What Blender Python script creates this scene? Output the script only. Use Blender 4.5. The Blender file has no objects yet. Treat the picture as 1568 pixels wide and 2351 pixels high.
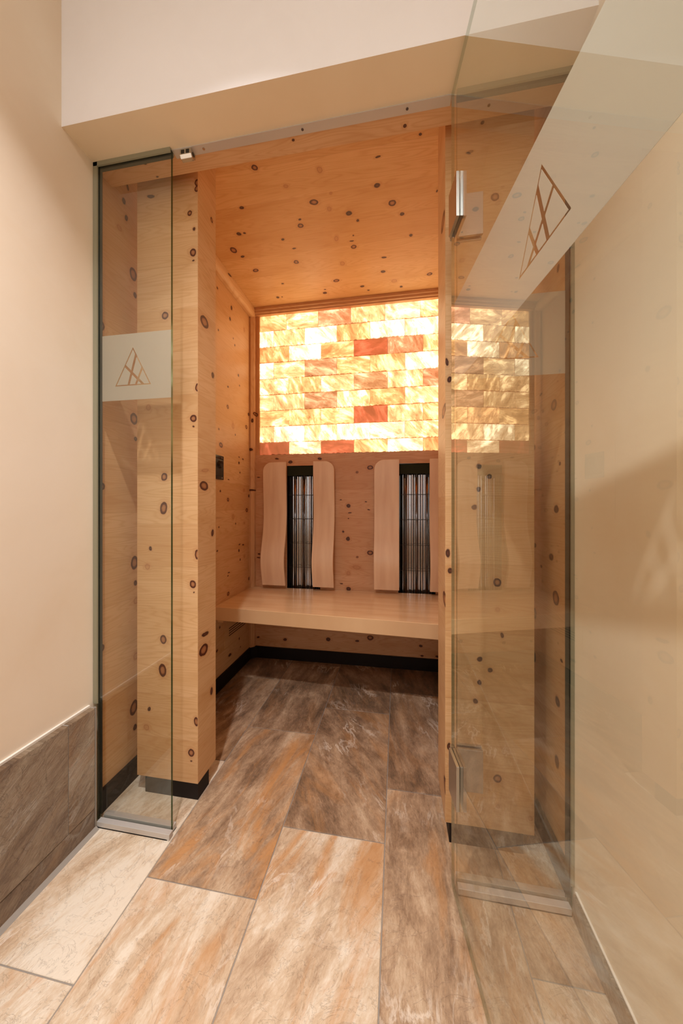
import bpy, bmesh, math, random
from mathutils import Vector, Matrix
from mathutils.geometry import delaunay_2d_cdt
random.seed(7)
S = bpy.context.scene
C = S.collection

# ---------------------------------------------------------------- camera
CAMZ = 1.05
YAW = math.atan(128 / 757.0)
cd = bpy.data.cameras.new('camera')
cam = bpy.data.objects.new('camera', cd)
C.objects.link(cam)
cam.location = (0, 0, CAMZ)
cam.rotation_euler = (math.pi / 2, 0, YAW)
cd.sensor_fit = 'HORIZONTAL'
cd.sensor_width = 24.0
cd.lens = 24.0 * 757.0 / 1568.0
cd.shift_y = -13.5 / 1568.0
cd.clip_start = 0.01
S.camera = cam

# ---------------------------------------------------------------- world, lights, exposure
w = bpy.data.worlds.new('world')
S.world = w
w.use_nodes = True
w.node_tree.nodes['Background'].inputs[0].default_value = (0.9, 0.92, 1.0, 1)
w.node_tree.nodes['Background'].inputs[1].default_value = 0.15
S.view_settings.view_transform = 'Standard'
S.view_settings.look = 'None'
S.view_settings.gamma = 1
S.view_settings.use_curve_mapping = False
S.view_settings.exposure = -0.05
S.cycles.max_bounces = 10
S.cycles.diffuse_bounces = 6
S.cycles.glossy_bounces = 6
S.cycles.transmission_bounces = 8
S.cycles.transparent_max_bounces = 24
S.cycles.sample_clamp_indirect = 8.0


def lamp(name, loc, power, size, color, rot=(0, 0, 0), kind='AREA', spread=math.pi, shape='DISK', size_y=None):
    l = bpy.data.lights.new(name, kind)
    l.energy = power
    l.color = color
    if kind == 'AREA':
        l.shape = shape
        l.size = size
        if size_y:
            l.size_y = size_y
        l.spread = spread
    else:
        l.shadow_soft_size = size
    o = bpy.data.objects.new(name, l)
    C.objects.link(o)
    o.location = loc
    o.rotation_euler = rot
    return o


WARM = (1.0, 0.97, 0.95)
lamp('overhead_light', (-0.42, 0.26, 2.80), 14, 0.06, (1.0, 0.98, 0.97), spread=1.55)          # spot that throws the bench and pillar shadows
lamp('overhead_light', (-0.25, -0.62, 2.82), 11, 0.7, WARM)  # broad unseen fill, added to brighten the corridor walls and floor
lamp('daylight', (-0.2, -1.95, 1.35), 12, 0.8, (0.74, 0.87, 1.0), rot=(math.pi / 2, 0, math.pi), shape='RECTANGLE', size_y=1.3)
KN_LEFT = [(1.095,2.255,0.0055,0.0115,'s'),(1.077,2.187,0.008,0.012,'s'),(1.088,2.135,0.007,0.0125,'s'),(1.057,2.07,0.011,0.0095,'f'),(1.121,1.945,0.0165,0.0235,'r'),(1.13,1.869,0.0085,0.011,'s'),(0.98,1.672,0.0135,0.0175,'r'),(1.151,1.771,0.009,0.016,'s'),(1.125,1.388,0.0175,0.0225,'r'),(1.133,1.312,0.008,0.008,'s'),(1.153,1.213,0.01,0.015,'s'),(0.982,1.118,0.014,0.0135,'r'),(1.127,0.83,0.0165,0.0245,'r'),(1.133,0.751,0.008,0.0105,'s'),(1.153,0.652,0.009,0.014,'s'),(1.135,0.681,0.0115,0.012,'f'),(0.98,0.559,0.0135,0.0145,'r'),(1.135,0.465,0.012,0.0135,'f'),(1.124,0.27,0.0175,0.027,'r'),(1.13,0.191,0.009,0.012,'s'),(1.145,0.096,0.006,0.011,'s'),(1.886,2.269,0.01,0.0145,'s'),(1.869,2.192,0.01,0.011,'s'),(1.736,2.053,0.0055,0.006,'s'),(2.057,2.225,0.01,0.0115,'f'),(1.928,2.06,0.006,0.007,'s'),(1.908,2.092,0.0055,0.005,'s'),(1.976,1.889,0.0085,0.0085,'s'),(1.992,1.829,0.006,0.0055,'s'),(1.844,1.769,0.008,0.0055,'s'),(1.841,1.648,0.0115,0.0115,'r'),(1.906,1.547,0.013,0.0165,'f'),(2.089,1.584,0.0145,0.012,'r'),(1.741,1.491,0.0055,0.006,'s'),(1.936,1.499,0.006,0.0065,'s'),(1.764,1.403,0.019,0.014,'r'),(1.725,2.286,0.007,0.0065,'s'),(2.122,1.68,0.0105,0.011,'s'),(1.983,1.328,0.0095,0.0085,'s'),(2.038,1.36,0.0115,0.005,'s'),(1.985,1.365,0.0085,0.004,'s'),(1.997,1.268,0.0065,0.006,'s'),(1.85,1.21,0.0095,0.003,'s'),(1.75,1.137,0.0075,0.007,'s'),(1.844,1.089,0.012,0.0105,'r'),(2.053,1.156,0.0115,0.009,'f'),(2.127,1.12,0.0105,0.0095,'s'),(2.095,1.023,0.0155,0.013,'r'),(1.906,0.984,0.014,0.0145,'f'),(1.939,0.939,0.006,0.0065,'s'),(2.057,0.937,0.0105,0.0085,'f'),(1.741,0.931,0.005,0.0055,'s'),(1.983,0.764,0.0085,0.0095,'s'),(2.042,0.794,0.013,0.0055,'s'),(1.991,0.803,0.0105,0.004,'s'),(2.0,0.703,0.0065,0.007,'s'),(2.059,0.715,0.01,0.009,'f'),(1.854,0.647,0.012,0.0035,'s'),(1.844,0.629,0.0075,0.004,'s'),(2.129,0.552,0.011,0.0105,'s'),(1.847,0.522,0.013,0.0115,'r'),(1.723,0.796,0.008,0.004,'s'),(1.751,0.353,0.0065,0.007,'s'),(1.866,0.143,0.0185,0.0085,'s'),(2.046,0.225,0.013,0.0085,'s'),(1.989,0.195,0.0065,0.0085,'s'),(2.004,0.135,0.006,0.0045,'s'),(1.721,0.232,0.009,0.007,'s')]
KN_PLF = [(-0.703,2.202,0.0085,0.0125,'r'),(-0.704,2.181,0.008,0.011,'r'),(-0.888,2.182,0.016,0.0065,'s'),(-0.731,2.097,0.0085,0.0095,'r'),(-0.714,2.038,0.0055,0.006,'s'),(-0.718,1.955,0.012,0.0135,'r'),(-0.717,1.926,0.0045,0.0035,'s'),(-0.83,1.741,0.0125,0.0135,'r'),(-0.898,1.411,0.0095,0.0105,'f'),(-0.717,1.363,0.013,0.013,'r'),(-0.716,1.334,0.004,0.003,'s'),(-0.701,1.472,0.0085,0.014,'r'),(-0.833,1.156,0.012,0.014,'r'),(-0.835,1.043,0.014,0.022,'r'),(-0.89,0.895,0.0055,0.008,'s'),(-0.902,0.828,0.01,0.0095,'f'),(-0.702,0.878,0.0095,0.0165,'r'),(-0.719,0.771,0.0125,0.014,'r'),(-0.716,0.742,0.003,0.003,'s'),(-0.837,0.566,0.012,0.0155,'r'),(-0.84,0.454,0.014,0.022,'r'),(-0.894,0.308,0.006,0.0085,'s'),(-0.906,0.239,0.0105,0.0095,'f'),(-0.706,0.282,0.0085,0.0155,'r'),(-0.726,0.169,0.012,0.0125,'r'),(-0.725,0.14,0.004,0.003,'s')]
KN_PLS = [(1.161,2.145,0.0075,0.009,'r'),(1.113,1.728,0.025,0.0195,'r'),(1.169,1.553,0.009,0.012,'s'),(1.118,1.182,0.022,0.005,'f'),(1.11,1.124,0.026,0.016,'r'),(1.167,0.947,0.009,0.013,'s'),(1.118,0.577,0.022,0.008,'s'),(1.108,0.523,0.0265,0.0205,'r'),(1.16,0.343,0.009,0.015,'s')]
KN_CEIL = [(-0.565,1.248,0.0125,0.011,'r'),(-0.074,1.289,0.0105,0.004,'s'),(0.083,1.237,0.0055,0.005,'s'),(-0.084,1.404,0.013,0.01,'s'),(-0.368,1.434,0.019,0.0135,'r'),(-0.022,1.497,0.016,0.0145,'r'),(-0.221,1.516,0.014,0.012,'s'),(0.022,1.561,0.0105,0.0095,'s'),(-0.463,1.544,0.014,0.0115,'r'),(-0.456,1.509,0.0075,0.005,'s'),(-0.185,1.561,0.007,0.007,'s'),(-0.699,1.406,0.01,0.0075,'s'),(-0.78,1.54,0.013,0.01,'s'),(-0.75,1.539,0.007,0.0055,'s'),(-0.858,1.632,0.0165,0.0195,'r'),(-0.831,1.682,0.0115,0.0075,'s'),(-0.575,1.609,0.0085,0.007,'s'),(-0.536,1.675,0.01,0.0045,'s'),(-0.225,1.716,0.014,0.013,'r'),(-0.23,1.677,0.0115,0.004,'s'),(0.067,1.691,0.0085,0.008,'s'),(-0.555,1.769,0.0135,0.013,'r'),(-0.805,1.793,0.0165,0.012,'r'),(-0.081,1.925,0.013,0.0105,'s'),(0.187,1.991,0.0155,0.0115,'r'),(-0.072,1.816,0.014,0.006,'s'),(-0.362,1.955,0.018,0.0115,'r'),(-0.018,2.016,0.016,0.013,'f'),(-0.214,2.033,0.013,0.009,'s'),(0.024,2.076,0.009,0.008,'s'),(-0.455,2.056,0.013,0.0095,'s'),(-0.767,2.049,0.01,0.0095,'s'),(-0.738,2.049,0.005,0.0045,'s'),(-0.691,1.928,0.0085,0.0055,'s'),(-0.447,2.024,0.007,0.0045,'s'),(-0.179,2.076,0.007,0.006,'s'),(-0.284,1.406,0.0055,0.005,'f'),(-0.467,1.343,0.0095,0.008,'f'),(-0.31,1.301,0.0105,0.0125,'f'),(-0.307,1.478,0.009,0.012,'f'),(-0.305,1.649,0.0095,0.016,'f'),(-0.303,1.824,0.0125,0.0145,'f'),(-0.218,1.644,0.004,0.004,'s'),(0.168,1.473,0.0035,0.006,'s')]
KN_BACK = [(-0.176,1.304,0.0195,0.0135,'r'),(-0.262,1.275,0.0075,0.007,'r'),(-0.32,1.052,0.0135,0.013,'s'),(-0.311,1.006,0.0125,0.004,'s'),(-0.321,0.968,0.005,0.004,'s'),(-0.356,0.88,0.007,0.007,'s'),(-0.323,0.833,0.013,0.0135,'s'),(-0.176,0.743,0.0195,0.0145,'r'),(-0.261,0.713,0.0075,0.0065,'r'),(-0.185,1.026,0.008,0.004,'s'),(-0.372,1.092,0.0075,0.0035,'s'),(-0.204,1.079,0.007,0.004,'s'),(-0.319,0.5,0.0155,0.0125,'s'),(-0.368,0.533,0.0105,0.004,'s'),(-0.321,0.602,0.012,0.014,'f'),(-0.266,0.644,0.0265,0.0125,'f'),(-0.722,1.352,0.016,0.0105,'s'),(-0.819,1.376,0.013,0.0055,'s'),(-0.516,1.37,0.014,0.0085,'s'),(-0.953,1.251,0.0115,0.0035,'s'),(-0.981,1.19,0.0065,0.014,'s'),(-0.95,0.716,0.0095,0.0055,'s'),(-0.953,0.691,0.013,0.0035,'s'),(-0.723,0.231,0.017,0.009,'s'),(-0.761,0.133,0.013,0.0095,'s'),(-0.457,0.155,0.015,0.0125,'s'),(-0.175,0.184,0.02,0.0155,'r'),(-0.262,0.157,0.013,0.0065,'s'),(0.149,0.153,0.0105,0.0075,'s'),(0.156,0.09,0.0105,0.0055,'s'),(0.252,0.093,0.012,0.0065,'s'),(-0.956,0.136,0.0095,0.0055,'s')]
KN_PRS = [(1.123,1.982,0.042,0.023,'r'),(1.103,1.356,0.0405,0.0185,'r'),(1.082,0.756,0.039,0.021,'r'),(1.063,0.171,0.0375,0.0255,'r')]
KN_PRF = [(0.153,1.501,0.005,0.012,'s'),(0.161,1.446,0.0065,0.01,'s'),(0.156,0.903,0.0065,0.014,'s'),(0.163,0.849,0.008,0.0095,'s'),(0.248,1.173,0.0075,0.008,'s'),(0.279,1.141,0.0075,0.008,'s'),(0.247,1.102,0.007,0.0075,'s'),(0.235,1.047,0.008,0.0075,'s'),(0.301,0.817,0.011,0.0125,'r'),(0.303,0.735,0.0065,0.007,'f'),(0.315,0.656,0.005,0.008,'s'),(0.25,0.578,0.008,0.008,'s'),(0.281,0.547,0.007,0.007,'s'),(0.249,0.506,0.007,0.0075,'s'),(0.238,0.448,0.0075,0.008,'s'),(0.302,0.218,0.0115,0.0125,'r'),(0.304,0.133,0.006,0.0065,'f'),(0.159,0.3,0.005,0.011,'s'),(0.165,0.245,0.0055,0.008,'s'),(0.395,0.111,0.007,0.008,'f'),(0.295,1.995,0.0115,0.012,'r'),(0.223,2.146,0.01,0.0045,'s'),(0.203,1.951,0.0055,0.005,'s')]
KN_RIGHT = [(1.228,1.098,0.0145,0.015,'s'),(1.059,1.041,0.0145,0.0125,'s'),(1.091,0.896,0.014,0.0105,'s'),(1.209,0.917,0.009,0.0075,'s'),(1.062,0.78,0.019,0.0205,'r'),(1.161,0.855,0.0065,0.0045,'s'),(1.036,1.171,0.006,0.005,'s'),(1.213,0.687,0.0145,0.018,'s'),(1.218,1.249,0.0105,0.009,'s'),(1.051,0.481,0.0145,0.014,'s'),(1.055,0.303,0.013,0.019,'s'),(0.99,0.368,0.006,0.006,'s'),(1.027,0.611,0.0075,0.005,'s'),(1.216,0.537,0.0125,0.018,'s'),(1.074,1.351,0.0165,0.016,'r'),(1.163,1.412,0.008,0.0045,'s'),(1.047,1.74,0.008,0.0105,'s')]
KN_SOF = [(-0.828,0.974,0.005,0.003,'s'),(-0.319,0.988,0.005,0.004,'s'),(0.023,1.006,0.005,0.005,'s'),(-0.819,1.019,0.0045,0.003,'s')]

# ---------------------------------------------------------------- helpers
def srgb(r, g, b, a=1.0):
    f = lambda c: (c / 255.0 / 12.92) if c / 255.0 <= 0.04045 else ((c / 255.0 + 0.055) / 1.055) ** 2.4
    return (f(r), f(g), f(b), a)


def tag(o, label=None, cat=None, group=None, kind=None):
    if label: o['label'] = label
    if cat: o['category'] = cat
    if group: o['group'] = group
    if kind: o['kind'] = kind
    return o


def obj(name, bm, mats, parent=None, smooth=False, bevel=0.0, seg=2):
    me = bpy.data.meshes.new(name)
    bmesh.ops.recalc_face_normals(bm, faces=bm.faces[:])
    bm.to_mesh(me)
    bm.free()
    o = bpy.data.objects.new(name, me)
    C.objects.link(o)
    for m in (mats if isinstance(mats, (list, tuple)) else [mats]):
        me.materials.append(m)
    if smooth:
        for p in me.polygons:
            p.use_smooth = True
    if parent:
        o.parent = parent
    if bevel:
        b = o.modifiers.new('bevel', 'BEVEL')
        b.width = bevel
        b.segments = seg
        b.limit_method = 'ANGLE'
        b.angle_limit = math.radians(40)
    return o


def empty(name, loc=(0, 0, 0), rz=0.0):
    o = bpy.data.objects.new(name, None)
    C.objects.link(o)
    o.location = loc
    o.rotation_euler = (0, 0, rz)
    o.empty_display_size = 0.05
    return o


def box(bm, x0, x1, y0, y1, z0, z1, mi=0):
    v = [bm.verts.new((x, y, z)) for z in (z0, z1) for y in (y0, y1) for x in (x0, x1)]
    fs = []
    for q in ((0, 2, 3, 1), (4, 5, 7, 6), (0, 1, 5, 4), (2, 6, 7, 3), (0, 4, 6, 2), (1, 3, 7, 5)):
        f = bm.faces.new([v[i] for i in q])
        f.material_index = mi
        fs.append(f)
    return fs


def B(*a):
    bm = bmesh.new()
    for t in a:
        box(bm, *t)
    return bm


def prism(bm, pts, axis, a0, a1, mi=0):
    """pts: 2D polygon; axis: 'x','y','z' extrusion axis"""
    def mk(p, a):
        if axis == 'x': return (a, p[0], p[1])
        if axis == 'y': return (p[0], a, p[1])
        return (p[0], p[1], a)
    v0 = [bm.verts.new(mk(p, a0)) for p in pts]
    v1 = [bm.verts.new(mk(p, a1)) for p in pts]
    n = len(pts)
    bm.faces.new(v0).material_index = mi
    bm.faces.new(v1[::-1]).material_index = mi
    for i in range(n):
        bm.faces.new((v0[i], v0[(i + 1) % n], v1[(i + 1) % n], v1[i])).material_index = mi


def cyl(bm, p0, p1, r, n=12, mi=0, r1=None):
    p0 = Vector(p0); p1 = Vector(p1)
    d = (p1 - p0).normalized()
    a = d.orthogonal().normalized()
    b = d.cross(a)
    r1 = r if r1 is None else r1
    v0 = [bm.verts.new(p0 + (a * math.cos(2 * math.pi * i / n) + b * math.sin(2 * math.pi * i / n)) * r) for i in range(n)]
    v1 = [bm.verts.new(p1 + (a * math.cos(2 * math.pi * i / n) + b * math.sin(2 * math.pi * i / n)) * r1) for i in range(n)]
    bm.faces.new(v0).material_index = mi
    bm.faces.new(v1[::-1]).material_index = mi
    for i in range(n):
        bm.faces.new((v0[i], v0[(i + 1) % n], v1[(i + 1) % n], v1[i])).material_index = mi


# ---------------------------------------------------------------- node helpers
class NT:
    def __init__(self, name):
        self.m = bpy.data.materials.new(name)
        self.m.use_nodes = True
        self.t = self.m.node_tree
        self.t.nodes.clear()
        self.out = self.t.nodes.new('ShaderNodeOutputMaterial')

    def n(self, typ, **kw):
        nd = self.t.nodes.new(typ)
        for k, v in kw.items():
            setattr(nd, k, v)
        return nd

    def l(self, a, b):
        self.t.links.new(a, b)

    def val(self, sock, x):
        if hasattr(x, 'type') and hasattr(x, 'node'):
            self.l(x, sock)
        else:
            sock.default_value = x

    def math(self, op, a, b=0.0, c=None, clamp=False):
        nd = self.n('ShaderNodeMath', operation=op, use_clamp=clamp)
        self.val(nd.inputs[0], a)
        self.val(nd.inputs[1], b)
        if c is not None:
            self.val(nd.inputs[2], c)
        return nd.outputs[0]

    def mix(self, f, a, b, blend='MIX'):
        nd = self.n('ShaderNodeMix', data_type='RGBA', blend_type=blend)
        self.val(nd.inputs[0], f)
        self.val(nd.inputs[6], a)
        self.val(nd.inputs[7], b)
        return nd.outputs[2]

    def ramp(self, f, stops, interp='LINEAR'):
        nd = self.n('ShaderNodeValToRGB')
        cr = nd.color_ramp
        cr.interpolation = interp
        while len(cr.elements) < len(stops):
            cr.elements.new(0.5)
        for e, (p, c) in zip(cr.elements, stops):
            e.position = p
            e.color = c if len(c) == 4 else (*c, 1)
        self.val(nd.inputs[0], f)
        return nd.outputs[0]

    def comb(self, x, y, z=0.0):
        nd = self.n('ShaderNodeCombineXYZ')
        self.val(nd.inputs[0], x); self.val(nd.inputs[1], y); self.val(nd.inputs[2], z)
        return nd.outputs[0]

    def noise(self, vec, scale=5, detail=3, rough=0.5, dist=0.0, col=False):
        nd = self.n('ShaderNodeTexNoise')
        if vec is not None:
            self.l(vec, nd.inputs['Vector'])
        nd.inputs['Scale'].default_value = scale
        nd.inputs['Detail'].default_value = detail
        nd.inputs['Roughness'].default_value = rough
        nd.inputs['Distortion'].default_value = dist
        return nd.outputs['Color' if col else 'Fac']

    def objc(self):
        return self.n('ShaderNodeTexCoord').outputs['Object']

    def sep(self, v):
        nd = self.n('ShaderNodeSeparateXYZ')
        self.l(v, nd.inputs[0])
        return nd.outputs

    def bump(self, h, strength=0.2, dist=0.002):
        nd = self.n('ShaderNodeBump')
        nd.inputs['Strength'].default_value = strength
        nd.inputs['Distance'].default_value = dist
        self.l(h, nd.inputs['Height'])
        return nd.outputs[0]

    def pbr(self, color, rough=0.5, metal=0.0, normal=None, spec=0.5, coat=0.0):
        p = self.n('ShaderNodeBsdfPrincipled')
        self.val(p.inputs['Base Color'], color)
        self.val(p.inputs['Roughness'], rough)
        self.val(p.inputs['Metallic'], metal)
        p.inputs['Specular IOR Level'].default_value = spec
        p.inputs['Coat Weight'].default_value = coat
        if normal is not None:
            self.l(normal, p.inputs['Normal'])
        self.l(p.outputs[0], self.out.inputs[0])
        return p


def simple(name, col, rough=0.5, metal=0.0, spec=0.5):
    k = NT(name)
    k.pbr(col, rough, metal, spec=spec)
    return k.m


def pine(name, axes, knots, base=(212, 173, 127), board=0.165, off=0.0, seed=0.0, rough=0.42, knot_noise=True):
    """knotty stone-pine boards; axes = indexes of (u,v) in object space; grain runs along u, boards stack along v.
    knots: (u, v, ru, rv, kind)"""
    k = NT(name)
    s = k.sep(k.objc())
    u, v = s[axes[0]], s[axes[1]]
    uv = k.comb(u, v)
    # wobble for knot outlines
    wob = k.noise(uv, 38, 2, 0.5, col=True)
    wv = k.n('ShaderNodeVectorMath', operation='MULTIPLY_ADD')
    k.l(wob, wv.inputs[0])
    wv.inputs[1].default_value = (0.007, 0.007, 0)
    k.l(uv, wv.inputs[2])
    wsub = k.n('ShaderNodeVectorMath', operation='SUBTRACT')
    k.l(wv.outputs[0], wsub.inputs[0])
    wsub.inputs[1].default_value = (0.0035, 0.0035, 0)
    wuv = wsub.outputs[0]

    def field(kind):
        acc = None
        for (cu, cv, ru, rv, kd) in knots:
            if kd != kind:
                continue
            mp = k.n('ShaderNodeMapping', vector_type='TEXTURE')
            mp.inputs['Location'].default_value = (cu, cv, 0)
            mp.inputs['Rotation'].default_value = (0, 0, random.uniform(-0.2, 0.2))
            mp.inputs['Scale'].default_value = (ru, rv, 1)
            k.l(wuv, mp.inputs['Vector'])
            ln = k.n('ShaderNodeVectorMath', operation='LENGTH')
            k.l(mp.outputs[0], ln.inputs[0])
            acc = ln.outputs['Value'] if acc is None else k.math('MINIMUM', acc, ln.outputs['Value'])
        return acc
    fr, fs, ff = field('r'), field('s'), field('f')
    near = None
    for f in (fr, fs, ff):
        if f is not None:
            near = f if near is None else k.math('MINIMUM', near, f)
    # boards
    bi = k.math('FLOOR', k.math('DIVIDE', k.math('ADD', v, 10 + off), board))
    wn = k.n('ShaderNodeTexWhiteNoise', noise_dimensions='1D')
    k.l(k.math('ADD', bi, seed), wn.inputs['W'])
    tone = wn.outputs['Value']
    shift = k.math('MULTIPLY', tone, 13.7)
    # cathedral grain: contour lines of a stretched noise, bent around knots
    gv = k.comb(k.math('ADD', k.math('MULTIPLY', u, 0.55), shift), k.math('MULTIPLY', v, 5.5), shift)
    g = k.noise(gv, 2.2, 2, 0.45, 0.15)
    if near is not None:
        bend = k.math('DIVIDE', 0.10, k.math('ADD', 0.7, k.math('MULTIPLY', near, near)))
        g = k.math('ADD', g, bend)
    lines = k.math('SINE', k.math('MULTIPLY', g, 150.0))
    lines = k.math('MULTIPLY_ADD', lines, 0.5, 0.5)
    lines = k.math('POWER', lines, 3.0)
    fib = k.noise(k.comb(k.math('MULTIPLY', u, 3), k.math('MULTIPLY', v, 90), shift), 4, 3, 0.6)
    patch = k.noise(k.comb(k.math('MULTIPLY', u, 1.3), k.math('MULTIPLY', v, 4.5), shift), 2.4, 3, 0.55)
    b0 = srgb(*base)
    light = srgb(min(255, base[0] + 10), min(255, base[1] + 12), min(255, base[2] + 16))
    dark = srgb(base[0] - 22, base[1] - 34, base[2] - 38)
    col = k.mix(k.ramp(patch, [(0.3, (0, 0, 0)), (0.72, (1, 1, 1))]), light, b0)
    col = k.mix(k.math('MULTIPLY', k.ramp(patch, [(0.55, (0, 0, 0)), (0.85, (1, 1, 1))]), 0.5), col, dark)
    col = k.mix(k.math('MULTIPLY', tone, 0.38), col, dark)
    col = k.mix(k.math('MULTIPLY', lines, 0.34), col, dark)
    col = k.mix(k.math('MULTIPLY', k.ramp(fib, [(0.45, (0, 0, 0)), (0.8, (1, 1, 1))]), 0.25), col, dark)
    # thin glue line between boards
    fr_ = k.math('FRACT', k.math('DIVIDE', k.math('ADD', v, 10 + off), board))
    seam = k.math('LESS_THAN', fr_, 0.008)
    col = k.mix(k.math('MULTIPLY', seam, 0.25), col, srgb(140, 90, 55))
    kn = k.noise(wuv, 160, 2, 0.6)
    if near is not None:
        halo = k.ramp(k.math('MULTIPLY', near, 0.33), [(0.30, (1, 1, 1)), (0.75, (0, 0, 0))])
        col = k.mix(k.math('MULTIPLY', halo, 0.28), col, srgb(176, 112, 66))
    if ff is not None:
        m = k.ramp(k.math('MULTIPLY', ff, 0.5), [(0.0, (.35,) * 3), (0.3, (.3,) * 3), (0.42, (1, 1, 1)), (0.5, (.9,) * 3), (0.56, (0, 0, 0))])
        col = k.mix(k.math('MULTIPLY', m, 0.5), col, srgb(158, 98, 60))
    if fr is not None:
        h = k.math('MULTIPLY', fr, 0.5)
        m = k.ramp(h, [(0.50, (1, 1, 1)), (0.55, (0, 0, 0))])
        c = k.ramp(h, [(0.0, srgb(190, 136, 92)), (0.25, srgb(172, 114, 74)), (0.33, srgb(98, 50, 32)), (0.47, srgb(72, 34, 24)), (0.52, srgb(116, 64, 40))])
        c = k.mix(k.math('MULTIPLY', kn, 0.4), c, srgb(80, 42, 30))
        col = k.mix(m, col, c)
    if fs is not None:
        h = k.math('MULTIPLY', fs, 0.5)
        m = k.ramp(h, [(0.42, (1, 1, 1)), (0.58, (0, 0, 0))])
        c = k.ramp(h, [(0.0, srgb(112, 66, 46)), (0.25, srgb(78, 42, 30)), (0.5, srgb(70, 36, 26))])
        col = k.mix(m, col, c)
    k.pbr(col, rough, normal=k.bump(fib, 0.06, 0.001), spec=0.4)
    return k.m


def clear_wood(name, axes, base, rough=0.3, scale=1.0, coat=0.0):
    k = NT(name)
    s = k.sep(k.objc())
    u, v = s[axes[0]], s[axes[1]]
    p = k.noise(k.comb(k.math('MULTIPLY', u, 0.8 * scale), k.math('MULTIPLY', v, 7 * scale)), 3, 4, 0.5, 0.3)
    f = k.noise(k.comb(k.math('MULTIPLY', u, 4), k.math('MULTIPLY', v, 120)), 3, 2, 0.5)
    dark = srgb(base[0] - 16, base[1] - 24, base[2] - 26)
    col = k.mix(k.ramp(p, [(0.35, (0, 0, 0)), (0.75, (1, 1, 1))]), srgb(*base), dark)
    col = k.mix(k.math('MULTIPLY', f, 0.15), col, dark)
    k.pbr(col, rough, normal=k.bump(f, 0.04, 0.001), spec=0.5, coat=coat)
    return k.m


def plaster(name, base, dark, bump=0.1):
    k = NT(name)
    o = k.objc()
    a = k.noise(o, 1.7, 4, 0.55, 0.6)
    b = k.noise(o, 7, 4, 0.6, 1.2)
    c = k.noise(o, 60, 3, 0.6)
    col = k.mix(k.ramp(a, [(0.3, (0, 0, 0)), (0.7, (1, 1, 1))]), srgb(*base), srgb(*dark))
    col = k.mix(k.math('MULTIPLY', k.ramp(b, [(0.45, (0, 0, 0)), (0.75, (1, 1, 1))]), 0.35), col, srgb(*base))
    h = k.math('ADD', k.math('MULTIPLY', b, 0.6), k.math('MULTIPLY', c, 0.25))
    k.pbr(col, 0.55, normal=k.bump(h, bump, 0.003), spec=0.3)
    return k.m


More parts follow.
